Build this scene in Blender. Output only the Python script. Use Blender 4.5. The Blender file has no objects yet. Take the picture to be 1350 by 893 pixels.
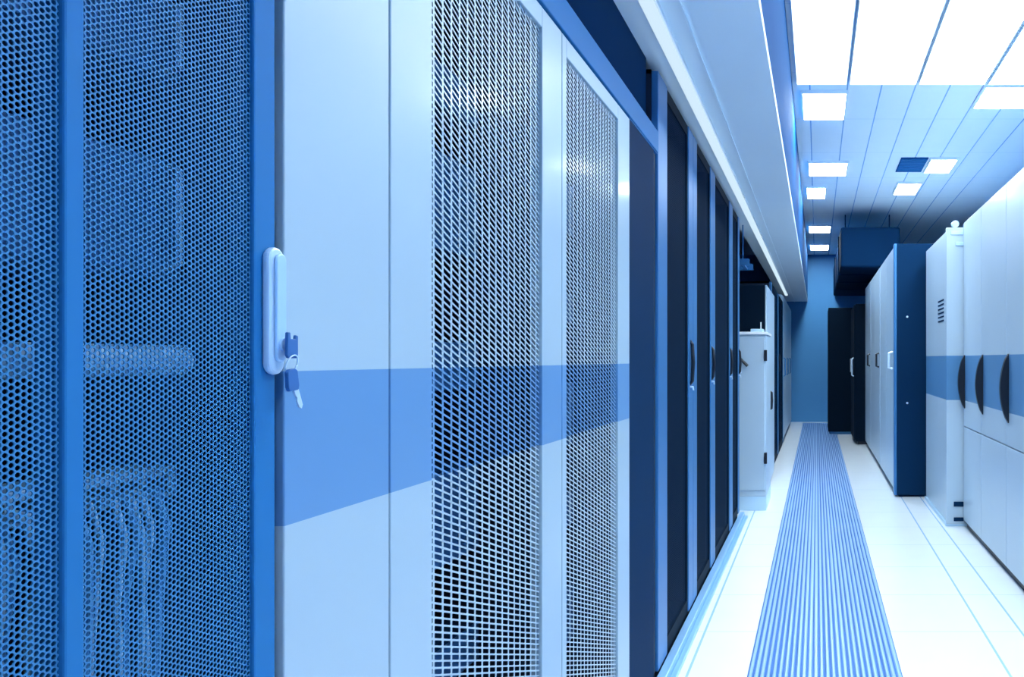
import bpy, bmesh, math, random
from mathutils import Vector, Matrix
random.seed(7)
C = bpy.context.scene.collection
PI = math.pi

# ------------------------------------------------------------------ materials
def mat(name, col, rough=.45, metal=0., spec=.5, noise=.04, nscale=30., coat=0., stretch=(1,1,1)):
    m = bpy.data.materials.new(name); m.use_nodes = True
    nt = m.node_tree; b = nt.nodes['Principled BSDF']
    b.inputs['Roughness'].default_value = rough
    b.inputs['Metallic'].default_value = metal
    b.inputs['Specular IOR Level'].default_value = spec
    b.inputs['Coat Weight'].default_value = coat
    b.inputs['Coat Roughness'].default_value = .12
    tc = nt.nodes.new('ShaderNodeTexCoord'); mp = nt.nodes.new('ShaderNodeMapping')
    mp.inputs['Scale'].default_value = stretch
    nz = nt.nodes.new('ShaderNodeTexNoise'); nz.inputs['Scale'].default_value = nscale
    nz.inputs['Detail'].default_value = 3
    cr = nt.nodes.new('ShaderNodeMix'); cr.data_type = 'RGBA'
    cr.inputs['A'].default_value = (*[c*(1-noise) for c in col], 1)
    cr.inputs['B'].default_value = (*[min(1, c*(1+noise)) for c in col], 1)
    nt.links.new(tc.outputs['Object'], mp.inputs['Vector'])
    nt.links.new(mp.outputs['Vector'], nz.inputs['Vector'])
    nt.links.new(nz.outputs['Fac'], cr.inputs['Factor'])
    nt.links.new(cr.outputs['Result'], b.inputs['Base Color'])
    return m

def line_mat(name, col, line, xs, ypitch, yoff, w, rough, coat=0., yw=None, ystrength=1., spec=.5):
    """plain panels with thin joints: longitudinal ones at the given x, transverse ones every ypitch"""
    m = mat(name, col, rough, 0, spec, .03, 4., coat)
    nt = m.node_tree; b = nt.nodes['Principled BSDF']
    src = b.inputs['Base Color'].links[0].from_socket
    g = nt.nodes.new('ShaderNodeNewGeometry'); sp = nt.nodes.new('ShaderNodeSeparateXYZ')
    nt.links.new(g.outputs['Position'], sp.inputs[0])
    def M(op, a, b_=None):
        n = nt.nodes.new('ShaderNodeMath'); n.operation = op
        for i, v in enumerate((a, b_)):
            if v is None: continue
            if isinstance(v, (int, float)): n.inputs[i].default_value = v
            else: nt.links.new(v, n.inputs[i])
        return n.outputs[0]
    acc = None
    for x in xs:
        t = M('LESS_THAN', M('ABSOLUTE', M('SUBTRACT', sp.outputs['X'], x)), w)
        acc = t if acc is None else M('MAXIMUM', acc, t)
    if ypitch:
        fr = M('ABSOLUTE', M('SUBTRACT', M('FRACT', M('DIVIDE', M('ADD', sp.outputs['Y'], 100+yoff), ypitch)), .5))
        t = M('MULTIPLY', M('LESS_THAN', fr, (yw or w)/ypitch), ystrength)
        acc = M('MAXIMUM', acc, t)
    mx = nt.nodes.new('ShaderNodeMix'); mx.data_type = 'RGBA'
    nt.links.new(acc, mx.inputs['Factor']); nt.links.new(src, mx.inputs['A'])
    mx.inputs['B'].default_value = (*line, 1)
    nt.links.new(mx.outputs['Result'], b.inputs['Base Color'])
    return m

def emit(name, col, s):
    m = bpy.data.materials.new(name); m.use_nodes = True
    nt = m.node_tree; nt.nodes.remove(nt.nodes['Principled BSDF'])
    e = nt.nodes.new('ShaderNodeEmission'); e.inputs[0].default_value = (*col, 1); e.inputs[1].default_value = s
    nt.links.new(e.outputs[0], nt.nodes['Material Output'].inputs[0]); return m

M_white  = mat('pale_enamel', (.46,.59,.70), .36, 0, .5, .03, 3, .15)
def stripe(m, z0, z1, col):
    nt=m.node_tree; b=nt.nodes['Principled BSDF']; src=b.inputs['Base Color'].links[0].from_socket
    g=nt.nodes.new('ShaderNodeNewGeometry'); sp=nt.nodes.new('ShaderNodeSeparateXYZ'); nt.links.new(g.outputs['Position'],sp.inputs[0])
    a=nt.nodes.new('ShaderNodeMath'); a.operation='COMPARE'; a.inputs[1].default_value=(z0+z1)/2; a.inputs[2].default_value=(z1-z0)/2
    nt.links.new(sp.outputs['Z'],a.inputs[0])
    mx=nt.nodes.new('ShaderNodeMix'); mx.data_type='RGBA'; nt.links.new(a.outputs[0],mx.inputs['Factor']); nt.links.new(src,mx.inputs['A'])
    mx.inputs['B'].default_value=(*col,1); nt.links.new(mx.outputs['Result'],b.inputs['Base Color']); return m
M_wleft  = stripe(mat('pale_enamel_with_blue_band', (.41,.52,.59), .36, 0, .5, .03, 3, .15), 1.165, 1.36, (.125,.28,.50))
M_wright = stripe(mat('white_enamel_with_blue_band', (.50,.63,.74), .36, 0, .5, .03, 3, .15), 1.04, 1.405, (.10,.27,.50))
M_blue   = mat('blue_enamel', (.018,.165,.40), .55, .0, .2, .04, 4)
M_bmesh  = mat('blue_mesh_steel', (.035,.20,.41), .5, .1, .5, .05, 10)
M_navy   = mat('navy_panel', (.003,.026,.075), .65, 0, .04, .08, 3)
M_dmesh  = mat('dark_mesh_steel', (.0025,.016,.042), .7, .0, .03, .08, 20)
M_silver = mat('blue_grey_post', (.04,.185,.42), .38, .3, .5, .05, 5)
M_black  = mat('black_plastic', (.004,.008,.018), .4, 0, .5, .05, 30)
M_blackp = mat('black_panel', (.0015,.009,.022), .6, 0, .05, .1, 4)
M_inner  = mat('rack_interior', (.006,.02,.05), .7, 0, .3, .15, 8)
M_serv   = mat('server_front', (.03,.12,.30), .45, .2, .5, .1, 12)
M_bezel  = mat('pale_shelf', (.55,.76,.93), .35, .2, .5, .05, 12)
M_cable  = mat('pale_cable', (.62,.80,.95), .4, 0, .5, .06, 40)
M_cabled = mat('blue_cable', (.16,.42,.75), .4, 0, .5, .06, 40)
M_chrome = mat('pale_metal', (.68,.82,.96), .28, .35, .5, .03, 30)
M_grip   = mat('handle_face', (.52,.72,.95), .32, .3, .5, .03, 40)
M_key    = mat('key_head', (.03,.13,.36), .45, 0, .5, .06, 60)
M_trim   = mat('soffit_panel', (.80,.90,.98), .5, 0, .4, .03, 2)
M_strip  = mat('trunking_white', (.96,.98,1.), .3, 0, .5, .02, 6, .2)
M_fascia = mat('fascia_blue', (.006,.065,.2), .8, 0, .02, .06, 3)
M_wallb  = mat('wall_blue', (.07,.27,.56), .6, 0, .3, .08, 1.2)
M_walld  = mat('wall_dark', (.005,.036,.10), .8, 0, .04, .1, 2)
M_duct   = mat('duct_steel', (.002,.018,.055), .8, 0, .03, .1, 3)
M_rail   = mat('plinth_rail', (.30,.55,.86), .3, .3, .5, .04, 8)
M_rib    = mat('grating_rib', (.30,.48,.76), .38, .25, .5, .12, 3, 0, (14,.15,1))
M_groove = mat('grating_groove', (.02,.13,.42), .6, 0, .4, .2, 4, 0, (10,.2,1))
M_floor  = line_mat('floor_tiles', (.86,.91,.95), (.38,.58,.82), (.84,1.03,-.565), .61, .1, .006, .22, .15, .004, .45)
M_ceil   = line_mat('ceiling_panels', (.92,.95,.97), (.22,.40,.66), (-.06,.258,.545,.83,1.12,1.40,1.69,1.98), 1.2, 0, .006, .6, 0, .004, .35)
M_led    = emit('strip_diffuser', (.66,.85,1.), 1.0)
M_addglow  = emit('added_ceiling_glow', (.82,.94,1.), 6.)  # emission for the added panels that whiten the near ceiling
M_lamp   = emit('lamp_diffuser', (.80,.93,1.), 60)

# ------------------------------------------------------------------ mesh helpers
class MB:
    def __init__(s): s.v=[]; s.f=[]
    def quad(s,a,b,c,d):
        n=len(s.v); s.v+= [a,b,c,d]; s.f.append((n,n+1,n+2,n+3))
    def box(s,x0,x1,y0,y1,z0,z1):
        n=len(s.v)
        s.v += [(x0,y0,z0),(x1,y0,z0),(x1,y1,z0),(x0,y1,z0),(x0,y0,z1),(x1,y0,z1),(x1,y1,z1),(x0,y1,z1)]
        for q in ((0,3,2,1),(4,5,6,7),(0,1,5,4),(1,2,6,5),(2,3,7,6),(3,0,4,7)): s.f.append(tuple(n+i for i in q))
        return s
    def prism(s, poly, x0, x1):
        """poly of (y,z) extruded along x"""
        n=len(s.v); k=len(poly)
        s.v += [(x0,y,z) for y,z in poly]+[(x1,y,z) for y,z in poly]
        s.f.append(tuple(n+i for i in range(k))); s.f.append(tuple(n+k+i for i in reversed(range(k))))
        for i in range(k): j=(i+1)%k; s.f.append((n+i,n+k+i,n+k+j,n+j))
        return s
    def tube(s, pts, r, k=8):
        pts=[Vector(p) for p in pts]; n=len(s.v); m=len(pts); up=None
        for i,p in enumerate(pts):
            t=(pts[min(i+1,m-1)]-pts[max(i-1,0)]).normalized()
            if up is None: up = t.orthogonal().normalized()
            u=(up-t*up.dot(t)).normalized(); w=t.cross(u); up=u
            rr = r[i] if isinstance(r,(list,tuple)) else r
            for j in range(k):
                a=2*PI*j/k; s.v.append(tuple(p+(u*math.cos(a)+w*math.sin(a))*rr))
        for i in range(m-1):
            for j in range(k):
                a=n+i*k+j; b=n+i*k+(j+1)%k; s.f.append((a,b,b+k,a+k))
        s.f.append(tuple(n+j for j in reversed(range(k)))); s.f.append(tuple(n+(m-1)*k+j for j in range(k)))
        return s
    def build(s, name, m, parent=None, bevel=0., smooth=False):
        me=bpy.data.meshes.new(name); 
        off = Vector((0,0,0))
        if parent is not None:
            q=parent
            while q is not None: off += q.location; q=q.parent
        me.from_pydata([(a-off.x,b-off.y,c-off.z) for a,b,c in s.v],[],s.f)
        if not getattr(s,'sheet',False):
            bm=bmesh.new(); bm.from_mesh(me); bmesh.ops.recalc_face_normals(bm,faces=bm.faces); bm.to_mesh(me); bm.free()
        me.materials.append(m); me.update()
        o=bpy.data.objects.new(name,me); C.objects.link(o)
        if parent is not None: o.parent=parent
        if bevel:
            bv=o.modifiers.new('bevel','BEVEL'); bv.width=bevel; bv.segments=2; bv.limit_method='ANGLE'
        if smooth: me.polygons.foreach_set('use_smooth',[True]*len(me.polygons))
        return o

def box(*a): return MB().box(*a)
def tag(o,label,cat,group=None):
    o['label']=label; o['category']=cat
    if group: o['group']=group
    return o
def struct(o): o['kind']='structure'; return o
def thing(name,loc,label,cat,group=None):
    o=bpy.data.objects.new(name,None); o.location=loc; o.empty_display_size=.1; C.objects.link(o)
    return tag(o,label,cat,group)

def frame(x0,x1,y0,y1,z0,z1, openings):
    """a door leaf in the y-z plane with rectangular openings side by side"""
    m=MB(); y=y0
    zt=min(o[3] for o in openings); zb=max(o[2] for o in openings)
    for (a,b,c,d) in openings:
        m.box(x0,x1,y,a,z0,z1); m.box(x0,x1,a,b,z0,c); m.box(x0,x1,a,b,d,z1); y=b
    m.box(x0,x1,y,y1,z0,z1); return m

def perforated(x, y0,y1,z0,z1, a, p, r, n=8, wall=.0012, fac=1):
    """steel sheet at x with round holes in a staggered lattice; hole walls give it its thickness"""
    m=MB(); m.sheet=True; v=m.v; f=m.f
    cols=max(1,int(round((y1-y0)/a))); a=(y1-y0)/cols; rows=int((z1-z0)/p)
    p=(z1-z0)/rows
    ring=[(math.cos(2*PI*(i+.5)/n), math.sin(2*PI*(i+.5)/n)) for i in range(n)]
    if n==8: out=[(1,.4142),(.4142,1),(-.4142,1),(-1,.4142),(-1,-.4142),(-.4142,-1),(.4142,-1),(1,-.4142)]; corner=[1,3,5,7]
    for c in range(cols):
        yc=y0+(c+.5)*a; zoff=p/2 if c%2 else 0
        nr=rows-1 if c%2 else rows
        if c%2:
            for (q0,q1) in ((z0,z0+p/2),(z1-p/2,z1)): m.quad((x,yc-a/2,q0),(x,yc+a/2,q0),(x,yc+a/2,q1),(x,yc-a/2,q1))
        for k in range(nr):
            zc=z0+zoff+(k+.5)*p; b=len(v)
            # outer: 4 corners, inner ring n, back ring n
            v += [(x,yc+a/2,zc-p/2),(x,yc+a/2,zc+p/2),(x,yc-a/2,zc+p/2),(x,yc-a/2,zc-p/2)]
            if n==8:
                v += [(x,yc+r*cx,zc+r*cz) for cx,cz in ring]
                i=b+4
                # quadrants: ring idx 0,1 -> (+,+) ; 2,3 -> (-,+) ; 4,5 -> (-,-) ; 6,7 -> (+,-)
                f += [(b+1,i+1,i+0),(b+2,i+3,i+2),(b+3,i+5,i+4),(b+0,i+7,i+6)]
                f += [(b+0,b+1,i+0,i+7),(b+1,b+2,i+2,i+1),(b+2,b+3,i+4,i+3),(b+3,b+0,i+6,i+5)]
                if wall:
                    w=len(v); v += [(x-wall*fac,yc+r*cx,zc+r*cz) for cx,cz in ring]
                    f += [(i+j,i+(j+1)%8,w+(j+1)%8,w+j) for j in range(8)]
            else:
                v += [(x,yc+r*.92,zc),(x,yc,zc+r),(x,yc-r*.92,zc),(x,yc,zc-r)]
                i=b+4
                f += [(b+0,b+1,i+0),(b+1,b+2,i+1),(b+2,b+3,i+2),(b+3,b+0,i+3)]
                f += [(b+1,i+1,i+0),(b+2,i+2,i+1),(b+3,i+3,i+2),(b+0,i+0,i+3)]
    return m

def slotted(x, y0,y1,z0,z1, a=.033, p=.0128, w=.0275, h=.0092, wall=.0012):
    """steel sheet with slanting parallelogram slots in columns, the slots falling by one pitch per column"""
    m=MB(); m.sheet=True; v=m.v; f=m.f
    sl=-p/a
    cols=int(round((y1-y0)/a)); a=(y1-y0)/cols; rows=int((z1-z0)/p)+2
    for c in range(cols):
        ya=y0+c*a; yb=ya+a; yc=(ya+yb)/2
        for k in range(rows):
            zc=z0+(k-.5)*p; b=len(v)
            P=lambda dy,dz:(x,yc+dy,zc+dz+sl*dy)
            Q=lambda dy,dz:(x-wall,yc+dy,zc+dz+sl*dy)
            v += [P(-a/2,-p/2),P(a/2,-p/2),P(a/2,p/2),P(-a/2,p/2)]
            e=.0018
            ins=[(-w/2,-h/2),(w/2-e,-h/2),(w/2,-h/2+e),(w/2,h/2),(-w/2+e,h/2),(-w/2,h/2-e)]
            v += [P(*q) for q in ins]+[Q(*q) for q in ins]
            i=b+4; j=b+10
            f += [(b,b+1,i+1,i),(b+1,i+2,i+1),(b+1,b+2,i+3,i+2),(b+2,b+3,i+4,i+3),(b+3,i+5,i+4),(b+3,b,i,i+5)]
            f += [(i+q,i+(q+1)%6,j+(q+1)%6,j+q) for q in range(6)]
    return m

def rounded(yc,zc,w,h,k=8):
    """stadium outline in y-z"""
    r=w/2; pts=[]
    for i in range(k+1): a=PI*i/k; pts.append((yc+r*math.cos(a), zc+h/2-r+r*math.sin(a)))
    for i in range(k+1): a=PI+PI*i/k; pts.append((yc+r*math.cos(a), zc-h/2+r+r*math.sin(a)))
    return pts

# ------------------------------------------------------------------ camera
H = 1.375; F = 1020.
cam=bpy.data.cameras.new('camera'); co=bpy.data.objects.new('camera',cam); C.objects.link(co)
co.location=(0,0,H); co.rotation_euler=(PI/2,0,0)
cam.sensor_fit='HORIZONTAL'; cam.sensor_width=36; cam.lens=36*F/1350
cam.shift_x=-(1077-675)/1350; cam.shift_y=(474-446.5)/1350
cam.clip_start=.02
bpy.context.scene.camera=co

D=-.67   # plane of the left-hand doors
CZ=3.675 # ceiling height
# ------------------------------------------------------------------ the setting
struct(box(-2.,2.6,-3.,17.2,-.1,0).build('floor',M_floor))
struct(box(-2.,2.6,-3.,17.2,CZ,CZ+.1).build('ceiling',M_ceil))
struct(box(-2.,-1.8,-3.,17.2,0,CZ).build('wall_left',M_walld))
struct(box(2.5,2.6,-3.,17.2,0,CZ).build('wall_right',M_wallb))
struct(box(-1.8,2.5,17.,17.2,0,CZ).build('wall_far',M_wallb))
struct(box(-1.8,2.5,-3.,-2.8,0,CZ).build('wall_back',M_wallb))
struct(box(-.75,-.206,-2.8,17.,2.645,2.685).box(-.49,-.482,-2.8,17.,2.635,2.645).build('trim_1',M_trim))          # soffit
struct(box(-.226,-.206,-2.8,17.,2.685,CZ).build('trim_2',M_fascia))     # its fascia
st=thing('strip_light',(-.59,6.,2.645),'long bright strip light running along the underside of the soffit over the left racks','strip light')
box(-.622,-.56,-2.8,15.,2.625,2.645).build('channel',M_strip,st,.002)
box(-.616,-.566,-2.79,14.99,2.607,2.625).build('diffuser',M_led,st,.004)
struct(box(-.78,D+.002,-2.8,3.26,2.245,2.335).build('trim_4',M_blue,None,.003))      # header beam
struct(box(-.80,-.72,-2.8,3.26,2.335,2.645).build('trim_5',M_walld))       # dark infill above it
struct(box(D+.001,-.628,-2.8,6.72,0,.05).box(-.628,-.6,-2.8,6.72,0,.018).build('baseboard_left',M_rail,None,.004))

# ------------------------------------------------------------------ ribbed grating down the aisle
m=MB(); m.box(-.302,.371,-2.5,16.6,.0005,.004)
gr=m.build('floor_grating',M_groove)
tag(gr,'long pale blue ribbed floor grating running down the middle of the white aisle floor','floor grating')
m=MB(); N=26; wd=.673/N
for i in range(N):
    x=-.302+(i+.5)*wd; w=wd*random.uniform(.27,.36); hh=random.uniform(.007,.011)
    poly=[(x-w,.003),(x+w,.003),(x+w,hh-.003),(x+w*.5,hh),(x-w*.5,hh),(x-w,hh-.003)]
    n=len(m.v); k=6
    for yy in (-2.5,16.6): m.v += [(px,yy,pz) for px,pz in poly]
    m.f.append(tuple(range(n,n+k))); m.f.append(tuple(reversed(range(n+k,n+2*k))))
    for q in range(k): m.f.append((n+q,n+(q+1)%k,n+k+(q+1)%k,n+k+q))
m.build('ribs',M_rib,gr)

# ------------------------------------------------------------------ blue network cabinet at the left edge
def shell(x0,x1,y0,y1,z0,z1,t=.02):
    """open-fronted carcass whose front is at x1"""
    m=MB(); m.box(x0,x0+t,y0,y1,z0,z1); m.box(x0,x1,y0,y0+t,z0,z1); m.box(x0,x1,y1-t,y1,z0,z1)
    m.box(x0,x1,y0,y1,z0,z0+t); m.box(x0,x1,y0,y1,z1-t,z1); return m
t=thing('network_cabinet',(-1.1,.67,0),'blue network cabinet with a fine round-hole mesh door nearest the camera','cabinet')
shell(-1.6,D-.032,.36,.962,.05,2.24).build('body',M_inner,t)
dr=frame(D-.028,D,.372,.957,.06,2.235,[(.427,.689,.14,2.16),(.708,.921,.14,2.16)]).build('door',M_blue,t,.002)
perforated(D-.005,.42,.692,.13,2.17,.0051,.0059,.0024).build('door_mesh',M_bmesh,dr)
perforated(D-.005,.704,.926,.13,2.17,.0051,.0059,.0024).build('door_mesh',M_bmesh,dr)
box(-1.6,D-.04,.36,.962,0,.05).build('plinth',M_navy,t)
MB().box(D-.03,D-.012,.957,.966,.06,2.24).build('door_gasket',M_navy,t)
zc=H+ (474-411.5)/1055.; hc=.9475
h=MB().prism(rounded(hc,zc,.028,.156),D,D+.009).build('handle',M_chrome,t,.003); h['label']='pale metal swing handle'
MB().prism(rounded(hc+.003,zc+.004,.018,.134),D+.009,D+.013).build('grip',M_grip,h,.002)
MB().tube([(D+.009,hc+.005,zc-.041),(D+.0165,hc+.005,zc-.041)],.0085,16).build('lock',M_grip,h)
# keys in the lock
k=thing('key_ring',(D+.018,hc+.006,zc-.04),'two dark-headed keys on a ring hanging in the lock of the blue cabinet','keys')
ky=hc+.006; kx=D+.0175
def key(y,z,ang,name='key'):
    R=lambda dy,dz:(y+dy*math.cos(ang)-dz*math.sin(ang), z+dy*math.sin(ang)+dz*math.cos(ang))
    return R
R=key(ky+.002,zc-.041,0)
kk=MB().tube([(D+.0155,ky,zc-.041),(D+.022,ky,zc-.041)],.003,8).build('key',M_chrome,k)
hd=[(-.010,-.013),(-.007,-.017),(.007,-.017),(.010,-.013),(.010,.011),(.006,.012),(.005,.007),(-.003,.007),(-.004,.015),(-.009,.015)]
MB().prism([R(a,b) for a,b in hd],kx+.0015,kx+.0055).build('key_head',M_key,kk,.001)
ring=[(kx+.003+.004*math.sin(q*2*PI/20), ky+.003+.010*math.cos(q*2*PI/20), zc-.066+.012*math.sin(q*2*PI/20)) for q in range(21)]
MB().tube(ring,.0009,6).build('ring',M_chrome,k,0,True)
R=key(ky+.002,zc-.084,.12)
bl=[(-.003,-.036),(.0005,-.040),(.004,-.036),(.004,-.012),(-.004,-.012),(-.004,-.020),(-.002,-.024),(-.004,-.028)]
R2=key(ky+.004,zc-.084,.38)
kk=MB().prism([R2(a,b) for a,b in bl],kx+.003,kx+.005).build('key',M_chrome,k)
hd=[(-.008,-.014),(.008,-.014),(.010,-.009),(.009,.010),(.005,.013),(-.005,.013),(-.009,.010),(-.010,-.009)]
MB().prism([R(a,b) for a,b in hd],kx+.0015,kx+.0065).build('key_head',M_key,kk,.001)

# equipment inside, seen through the mesh
def rack_server(x,y0,y1,z0,z1,label,mface,handles=True):
    s=thing('rack_server',(x-.3,(y0+y1)/2,z0),label,'server','equipment inside the blue cabinet')
    box(x-.5,x-.01,y0,y1,z0,z1).build('chassis',M_serv,s)
    box(x-.01,x,y0+.005,y1-.005,z0+.004,z1-.004).build('bezel',mface,s,.002)
    if handles:
        for yy in (y0+.03,y1-.03):
            MB().tube([(x,yy,z0+.012),(x+.018,yy,z0+.014),(x+.018,yy,z1-.014),(x,yy,z1-.012)],.004,6).build('handle',M_bezel,s)
    return s
XI=-.76
rack_server(XI,.40,.93,1.70,1.80,'wide dark server behind the blue mesh door, above the bright shelf',M_serv)
rack_server(XI,.40,.93,1.90,1.99,'uppermost dark server behind the blue mesh door',M_serv)
rack_server(XI,.40,.93,1.47,1.61,'dark server just above the bright shelf behind the blue mesh door',M_serv)
s=thing('equipment_shelf',(XI-.2,.67,1.35),'bright horizontal shelf behind the blue mesh door at handle height','shelf')
box(XI-.4,XI+.02,.39,.88,1.358,1.384).build('tray',M_bezel,s,.003)
MB().tube([(XI+.035,.39,1.374),(XI+.035,.88,1.374)],.017,10).build('front_rail',M_bezel,s)
s=thing('patch_panel',(XI-.05,.67,1.20),'pale patch panel behind the blue mesh door where the cables start','patch panel')
box(XI-.06,XI,.39,.92,1.215,1.25).build('panel',M_bezel,s,.002)
pm=MB()
for i in range(14): pm.box(XI,XI+.008,.41+i*.036,.41+i*.036+.018,1.222,1.24)
pm.build('ports',M_black,s)
cy=[.655,.667,.682,.694,.708,.722,.731,.745,.757,.768,.783,.797,.809,.828,.843,.862]
for i,y in enumerate(cy):
    x=XI+.012+random.uniform(0,.015); pts=[]; ph=random.uniform(0,6); amp=random.uniform(.001,.0035)
    pts=[(XI+.009,y,1.231),(x+.012,y,1.228),(x+.02,y+.004,1.19)]
    for q in range(1,16):
        z=1.19-q*.07; pts.append((x+.014+.006*math.sin(ph+q*.7), y+.004+amp*math.sin(ph+q*.55), z))
    o=MB().tube(pts,random.choice([.0028,.0034,.0042]),7).build('network_cable',M_cable if i%3 else M_cabled,None,0,True)
    tag(o,'network cable hanging from the patch panel behind the blue mesh door','cable','cables behind the blue mesh door')
rack_server(XI-.1,.40,.93,.62,.90,'large low server behind the hanging cables in the blue cabinet',M_serv)

# ------------------------------------------------------------------ pale cabinets with slotted doors
def pale(y0,y1,ya,yb,fix,label):
    t=thing('server_cabinet',(-1.1,(y0+y1)/2,0),label,'cabinet')
    shell(-1.6,D-.03,y0,y1,.05,2.24).build('body',M_inner,t)
    box(-1.6,D-.045,y0,y1,0,.05).build('plinth',M_navy,t)
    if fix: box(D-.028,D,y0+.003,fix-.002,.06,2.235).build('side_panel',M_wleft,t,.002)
    d0=(fix or y0)+.002
    zt=2.185; zb=.13
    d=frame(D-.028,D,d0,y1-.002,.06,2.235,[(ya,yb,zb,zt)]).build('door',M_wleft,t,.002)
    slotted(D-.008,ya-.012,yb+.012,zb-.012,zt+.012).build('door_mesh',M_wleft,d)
    return t
tA=pale(.97,2.034,1.348,1.888,1.214,'pale blue cabinet with a slotted mesh door beside the blue network cabinet')
tB=pale(2.034,2.767,2.071,2.608,None,'pale blue cabinet with a slotted mesh door beside the navy blanking panel')
for (y0,y1,lst,who) in ((1.3,1.95,[(.35,.50),(.62,.72),(.9,1.12),(1.3,1.42),(1.62,1.85),(1.95,2.05)],'the slotted door beside the blue network cabinet'),
                    (2.08,2.70,[(.4,.6),(.8,.92),(1.08,1.3),(1.5,1.6),(1.8,1.98)],'the slotted door beside the navy blanking panel')):
    for i,(a,b) in enumerate(lst):
        s=thing('rack_server',(-1.1,(y0+y1)/2,a),'dark server inside behind '+who+(', lowest in its stack' if i==0 else ', topmost in its stack' if i==len(lst)-1 else ', %s from the bottom'%['','second','third','fourth','fifth'][i]),'server','servers behind the slotted doors')
        box(-1.5,-.86,y0,y1,a,b).build('chassis',M_navy,s)
        box(-.86,-.85,y0+.005,y1-.005,a+.005,b-.005).build('bezel',M_serv,s,.002)

# ------------------------------------------------------------------ navy blanking panel and dark racks
t=thing('blanking_panel',(-.9,3.02,0),'plain navy blanking panel between the pale cabinets and the dark racks','panel')
box(D-.03,D-.004,2.772,3.20,0,2.24).build('sheet',M_navy,t,.003)
box(D-.05,D-.012,3.20,3.262,0,2.24).build('edge_post',M_black,t,.003)
box(D-.02,D-.002,2.772,3.26,2.24,2.243).build('top_edge',M_blue,t)

def dark_rack(y0,y1,s0,s1,hy,label,X=D,ztop=2.6,x0=-1.6,hz=(1.21,1.53),lock=True):
    t=thing('server_rack',((x0+X)/2,(y0+y1)/2,0),label,'rack','dark server racks on the left')
    shell(x0,X-.03,y0,y1,.05,ztop).build('body',M_inner,t)
    box(x0,X-.02,y0,y1,0,.05).build('plinth',M_blackp,t)
    box(X-.03,X,y0+.002,s0,.055,ztop-.005).build('post',M_silver,t,.004)
    box(X-.03,X,s1,y1-.002,.055,ztop-.005).build('post',M_silver,t,.004)
    d=frame(X-.024,X-.006,s0,s1,.055,ztop-.005,[(s0+.03,s1-.03,.12,ztop-.06)]).build('door',M_blackp,t)
    perforated(X-.012,s0+.025,s1-.025,.115,ztop-.055,.0105,.011,.0042,4,0).build('door_mesh',M_dmesh,d)
    for q in (.5,1.0,1.45,1.95):
        box(X-.35,X-.12,y0+.08,y1-.08,q,q+.16).build('equipment',M_navy,t)
    z0,z1=hz
    hdl=MB().tube([(X-.004,hy,z0),(X+.010,hy,z0+.02),(X+.014,hy,(z0+z1)/2),(X+.010,hy,z1-.02),(X-.004,hy,z1)],[.007,.009,.011,.009,.007],8).build('handle',M_black,t,0,True)
    if lock: MB().tube([(X-.004,hy,z0-.012),(X+.012,hy,z0-.012),(X+.016,hy,z0-.03)],[.007,.007,.005],8).build('lock',M_chrome,hdl)
    return t
dark_rack(3.265,4.19,3.465,4.045,4.10,'dark mesh-door rack with silver-blue posts beside the navy blanking panel',hz=(1.24,1.475))
dark_rack(4.19,4.99,4.325,4.88,4.93,'second dark mesh-door rack from the navy blanking panel',hz=(1.245,1.455))
dark_rack(4.99,6.03,5.10,5.94,5.97,'third dark mesh-door rack from the navy blanking panel',hz=(1.25,1.46))
dark_rack(6.03,6.70,6.16,6.60,6.64,'last dark mesh-door rack before the gap with the low white cabinet',hz=(1.25,1.46))

# ------------------------------------------------------------------ gap: low white cabinet, tall white cabinet, tray
t=thing('low_cabinet',(-.85,7.3,0),'low white cabinet with a black lever handle standing in the gap past the dark racks','cabinet')
box(-1.2,-.46,7.02,7.68,.13,1.60).build('body',M_white,t,.006)
box(-1.18,-.475,7.0,7.02,.19,1.575).build('door',M_white,t,.004)
box(-1.2,-.46,7.03,7.68,0,.13).build('plinth',M_bezel,t)
box(-1.21,-.45,7.0,7.69,1.60,1.625).build('top',M_strip,t,.003)
for zz in (1.36,.43): box(-.478,-.452,6.988,7.03,zz,zz+.10).build('hinge',M_black,t,.003)
hl=MB().tube([(-.70,7.0,1.39),(-.70,6.975,1.39),(-.625,6.972,1.315)],[.012,.012,.014],8).build('handle',M_black,t)
MB().tube([(-.69,7.0,1.26),(-.69,6.985,1.26)],.012,10).build('lock',M_chrome,t)
t=thing('router_box',(-.58,7.3,1.625),'small pale device with an aerial lying on the low white cabinet','device')
box(-.62,-.50,7.22,7.4,1.626,1.66).build('case',M_bezel,t,.006)
MB().tube([(-.535,7.38,1.655),(-.535,7.38,1.73)],.006,8).build('aerial',M_strip,t)
t=thing('tall_cabinet',(-.85,8.4,0),'tall cabinet with black side and white front behind the low white cabinet','cabinet')
box(-1.4,-.52,7.75,9.1,.05,2.12).build('body',M_blackp,t,.004)
box(-.52,-.50,7.75,9.1,.07,2.12).build('front',M_white,t,.006)
box(-1.35,-.54,7.8,9.05,0,.05).build('plinth',M_blackp,t)
MB().tube([(-.50,8.0,.85),(-.47,8.0,.87),(-.465,8.0,.95),(-.47,8.0,1.03),(-.50,8.0,1.05)],.014,8).build('handle',M_black,t)
t=thing('cable_tray',(-1.,7.4,2.28),'steel cable tray crossing above the gap past the dark racks','cable tray')
for yy in (7.1,7.5): box(-1.7,-.62,yy,yy+.02,2.24,2.30).build('side_rail',M_silver,t)
for q in range(6): box(-1.65+q*.19,-1.62+q*.19,7.12,7.5,2.245,2.26).build('rung',M_silver,t)
for xx in (-1.6,-.70): MB().tube([(xx,7.31,2.25),(xx,7.31,2.645 if xx>-.75 else CZ)],.006,6).build('hanger',M_silver,t)
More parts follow.
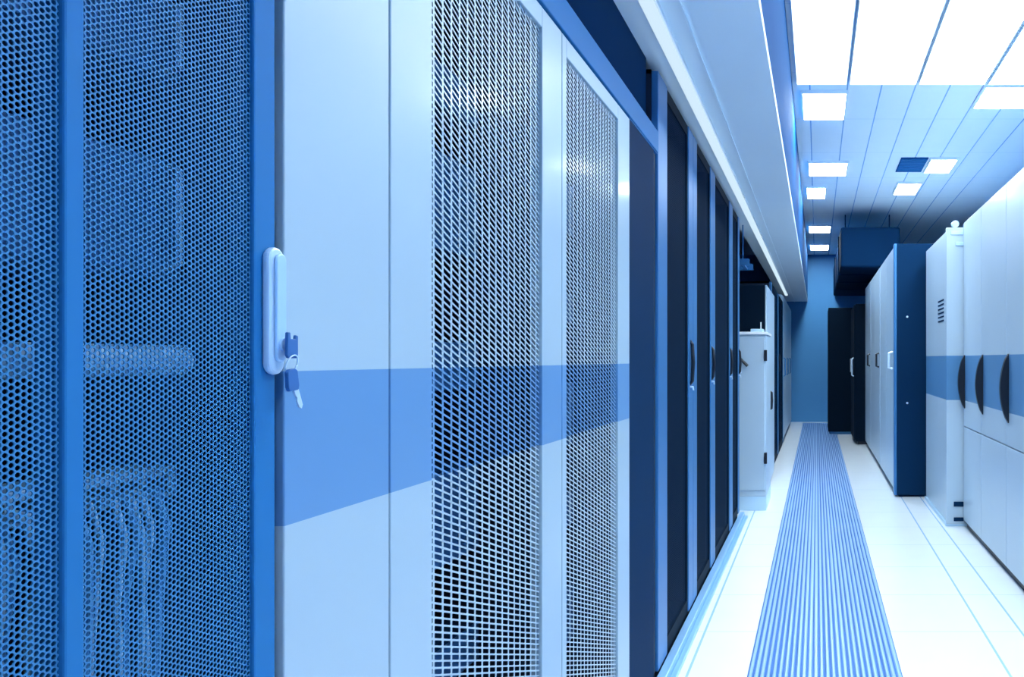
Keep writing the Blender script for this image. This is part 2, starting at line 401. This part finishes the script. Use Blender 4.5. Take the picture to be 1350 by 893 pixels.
dark_rack(9.2,10.8,9.3,10.7,9.4,'nearer dark rack past the tall white-fronted cabinet on the left',X=-.54,ztop=2.3,x0=-1.4,hz=(1.2,1.45),lock=False)
dark_rack(10.8,12.4,10.9,12.3,11.0,'farther dark rack past the tall white-fronted cabinet on the left',X=-.54,ztop=2.3,x0=-1.4,hz=(1.2,1.45),lock=False)
for (a,b,who) in ((12.45,13.7,'nearest'),(13.7,15.0,'middle'),(15.0,16.3,'farthest')):
    t=thing('storage_cabinet',(-.9,(a+b)/2,0),who+' of the three white cabinets at the far left end of the aisle','cabinet','white cabinets at the far left')
    box(-1.4,-.56,a+.003,b-.003,.08,2.42).build('body',M_white,t,.01)
    box(-.56,-.54,a+.02,b-.02,.1,2.4).build('door',M_white,t,.006)
    box(-1.35,-.58,a+.01,b-.01,0,.08).build('plinth',M_navy,t)
    MB().tube([(-.54,a+.1,1.1),(-.515,a+.1,1.12),(-.515,a+.1,1.38),(-.54,a+.1,1.4)],.012,6).build('handle',M_silver,t)

# ------------------------------------------------------------------ right-hand side
XR=1.2
names=['nearest the camera on the right','second from the camera on the right','third from the camera on the right','fourth, beside the narrow utility cabinet']
for i,(a,b) in enumerate(((3.40,4.15),(4.15,4.90),(4.90,5.65),(5.65,6.335))):
    t=thing('storage_cabinet',(1.6,(a+b)/2,0),'tall white cabinet with a black bow handle, '+names[i],'cabinet','tall white cabinets on the right')
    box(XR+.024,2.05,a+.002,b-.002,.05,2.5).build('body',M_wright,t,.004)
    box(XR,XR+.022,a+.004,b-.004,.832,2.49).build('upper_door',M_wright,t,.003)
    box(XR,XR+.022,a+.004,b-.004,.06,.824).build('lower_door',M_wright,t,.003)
    box(XR+.03,2.05,a,b,0,.05).build('plinth',M_black,t)
    hy=b-.05; z0=.975; z1=1.41; m=MB(); k=15; n=0
    prof=[(XR+.004,z0)]+[(XR-.052*math.sin(PI*q/14)**.7-.002,z0+(z1-z0)*q/14) for q in range(15)]+[(XR+.004,z1)]
    k=len(prof)
    for yy in (hy-.018,hy+.018): m.v += [(px,yy,pz) for px,pz in prof]
    m.f += [tuple(range(k)),tuple(reversed(range(k,2*k)))]
    for q in range(k): m.f.append((q,(q+1)%k,k+(q+1)%k,k+q))
    m.build('handle',M_black,t,.006)
t=thing('utility_cabinet',(1.4,6.97,0),'narrow pale utility cabinet with a small louvre beside the navy end panel','cabinet')
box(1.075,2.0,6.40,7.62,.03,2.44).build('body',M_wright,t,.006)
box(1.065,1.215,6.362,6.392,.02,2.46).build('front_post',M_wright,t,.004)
box(1.06,2.0,6.37,7.62,0,.03).build('plinth',M_bezel,t)
box(1.068,1.078,6.392,6.40,.1,2.44).build('gasket',M_black,t)
lv=MB()
for q in range(6): lv.box(1.071,1.076,6.55,6.85,1.70+q*.035,1.712+q*.035)
lv.build('louvre',M_navy,t)
for (za,zb) in ((.165,.205),(.045,.075)): box(1.125,1.205,6.352,6.364,za,zb).build('bracket',M_navy,t,.002)
box(1.14,1.205,6.352,6.364,2.31,2.34).build('name_plate',M_bezel,t,.002)
box(1.10,1.20,6.355,6.364,2.40,2.43).build('name_plate',M_bezel,t,.002)
MB().tube([(1.14,6.365,2.49),(1.14,6.41,2.49)],.03,14).build('lifting_eye',M_bezel,t)

for i,(a,b) in enumerate(((7.75,9.42),(9.42,11.05),(11.05,12.33))):
    t=thing('equipment_cabinet',(1.2,(a+b)/2,0),['wide white cabinet with a navy end panel facing the camera','middle wide white cabinet beyond the navy end panel','white cabinet just before the black racks on the right'][i],'cabinet','wide white cabinets on the right')
    box(.795,1.9,a+.003,b-.003,.06,2.53).build('body',M_white,t,.006)
    mid=(a+b)/2
    box(.77,.795,a+.06,mid-.003,.08,2.5).build('door',M_white,t,.005); box(.77,.795,mid+.003,b-.01,.08,2.5).build('door',M_white,t,.005)
    box(.82,1.9,a+.01,b-.01,0,.06).build('plinth',M_navy,t)
    if i==0:
        box(.80,1.9,7.715,7.75,.02,2.53).build('end_panel',M_navy,t,.004)['label']='navy end panel'
        box(.77,.80,7.72,7.80,.02,2.53).build('corner_post',M_silver,t,.006)
        for zz in (1.80,.94): MB().tube([(.90,7.718,zz),(.90,7.706,zz)],.011,10).build('bolt',M_chrome,t)
    hy=a+.16
    hd=MB().tube([(.772,hy,1.28),(.735,hy,1.29),(.735,hy,1.44),(.772,hy,1.45)],.013,8).build('handle',M_chrome if i==0 else M_black,t)
t=thing('server_rack',(1.1,13.1,0),'black rack standing sideways just past the wide white cabinets on the right','rack','black racks at the far right')
box(.62,1.5,12.45,13.7,.05,2.27).build('body',M_blackp,t,.01)
box(.60,.62,12.47,13.68,.07,2.25).build('door',M_blackp,t,.005)
box(.66,1.45,12.5,13.65,0,.05).build('plinth',M_black,t)
MB().tube([(.60,12.6,1.1),(.57,12.6,1.12),(.57,12.6,1.38),(.60,12.6,1.4)],.014,6).build('handle',M_chrome,t)
t=thing('server_rack',(.7,14.7,0),'farthest black rack facing the camera across the end of the aisle','rack','black racks at the far right')
box(.21,1.4,14.15,15.2,.05,2.32).build('body',M_blackp,t,.01)
box(.23,.95,14.125,14.15,.07,2.29).build('door',M_blackp,t,.006)
box(.23,1.35,14.2,15.15,0,.05).build('plinth',M_silver,t)
MB().tube([(.62,14.125,1.15),(.62,14.10,1.17),(.62,14.10,1.36),(.62,14.125,1.38)],.014,6).build('handle',M_chrome,t)

# dark air duct above the far right-hand cabinets
t=thing('air_duct',(1.1,13.,2.8),'dark rectangular air duct hung above the far right-hand cabinets','duct')
box(.36,1.25,11.6,16.9,2.76,3.36).build('duct_body',M_duct,t,.03)
for yy in (12.6,13.8,15.2): box(.345,1.265,yy,yy+.04,2.745,3.375).build('flange',M_duct,t,.003)
for yy in (12.3,14.4,16.2):
    for xx in (.45,1.15): box(xx-.008,xx+.008,yy-.008,yy+.008,3.35,CZ).build('hanger',M_navy,t)

# ------------------------------------------------------------------ ceiling lamps, added lights and vent
def lamp(x0,x1,y0,y1,label,dm=None,e=.02):
    t=thing('ceiling_light',((x0+x1)/2,(y0+y1)/2,CZ-.03),label,'ceiling light','recessed ceiling lights')
    m=MB()
    for a in ((x0,x1,y0,y0+e),(x0,x1,y1-e,y1),(x0,x0+e,y0+e,y1-e),(x1-e,x1,y0+e,y1-e)): m.box(*a,CZ-.03,CZ)
    m.build('frame',M_strip,t,.002)
    box(x0+e,x1-e,y0+e,y1-e,CZ-.024,CZ-.012).build('diffuser',dm or M_lamp,t)
lamp(-.14,.27,6.6,7.35,'square ceiling light nearest in view, beside the blue soffit edge')
lamp(-.11,.37,8.95,9.6,'second ceiling light over the aisle, beyond the one beside the soffit edge')
lamp(-.15,.13,10.25,10.95,'farthest ceiling light in view over the aisle')
lamp(1.40,1.92,6.45,7.02,'ceiling light at the right edge above the white cabinets')
lamp(1.29,1.62,8.8,9.45,'ceiling light right of the dark vent')
lamp(1.04,1.37,10.0,10.7,'farthest right-hand ceiling light, beyond the dark vent')
lamp(-.15,.40,1.6,2.35,'unseen light added over the aisle above the camera')  # out of view, added so bounced light lifts the ceiling
lamp(-.15,.40,-1.0,-.25,'unseen light added over the aisle behind the camera')  # also out of view, added for the bounce
lamp(1.40,1.92,1.0,1.75,'unseen light added on the right above the camera')  # out of view, added for bounce on the right
lamp(-.15,.25,13.2,13.9,'light added over the aisle to brighten the far end beside the dark air duct')  # added to brighten the far end, where no lamp shows
lamp(-.15,.25,15.4,16.1,'light added over the aisle next to the far wall to brighten it')  # added to brighten the far wall, where no lamp shows
for (a,b,w) in ((-.17,.25,'first, next to the blue soffit edge'),(.266,.822,'second from the blue soffit edge'),(.838,1.39,'third from the blue soffit edge'),(1.41,1.96,'farthest right')):
    lamp(a,b,3.0,6.4,'long glowing panel added to whiten the ceiling, '+w,M_addglow,.008)  # added glow standing in for the overexposed near ceiling
t=thing('ceiling_vent',(1.13,9.1,CZ-.02),'blue square ceiling vent left of a ceiling light','vent')
box(.96,1.27,8.8,9.45,CZ-.012,CZ-.002).build('backing',M_fascia,t)
m=MB()
for q in range(8): m.box(.97,1.26,8.84+q*.075,8.86+q*.075,CZ-.022,CZ-.01)
m.build('louvre',M_blue,t)

# ------------------------------------------------------------------ world and view
w=bpy.data.worlds.new('world'); bpy.context.scene.world=w; w.use_nodes=True
w.node_tree.nodes['Background'].inputs[0].default_value=(.3,.6,1,1); w.node_tree.nodes['Background'].inputs[1].default_value=.3
vs=bpy.context.scene.view_settings
vs.view_transform='Standard'; vs.look='None'; vs.gamma=1; vs.use_curve_mapping=False; vs.exposure=0
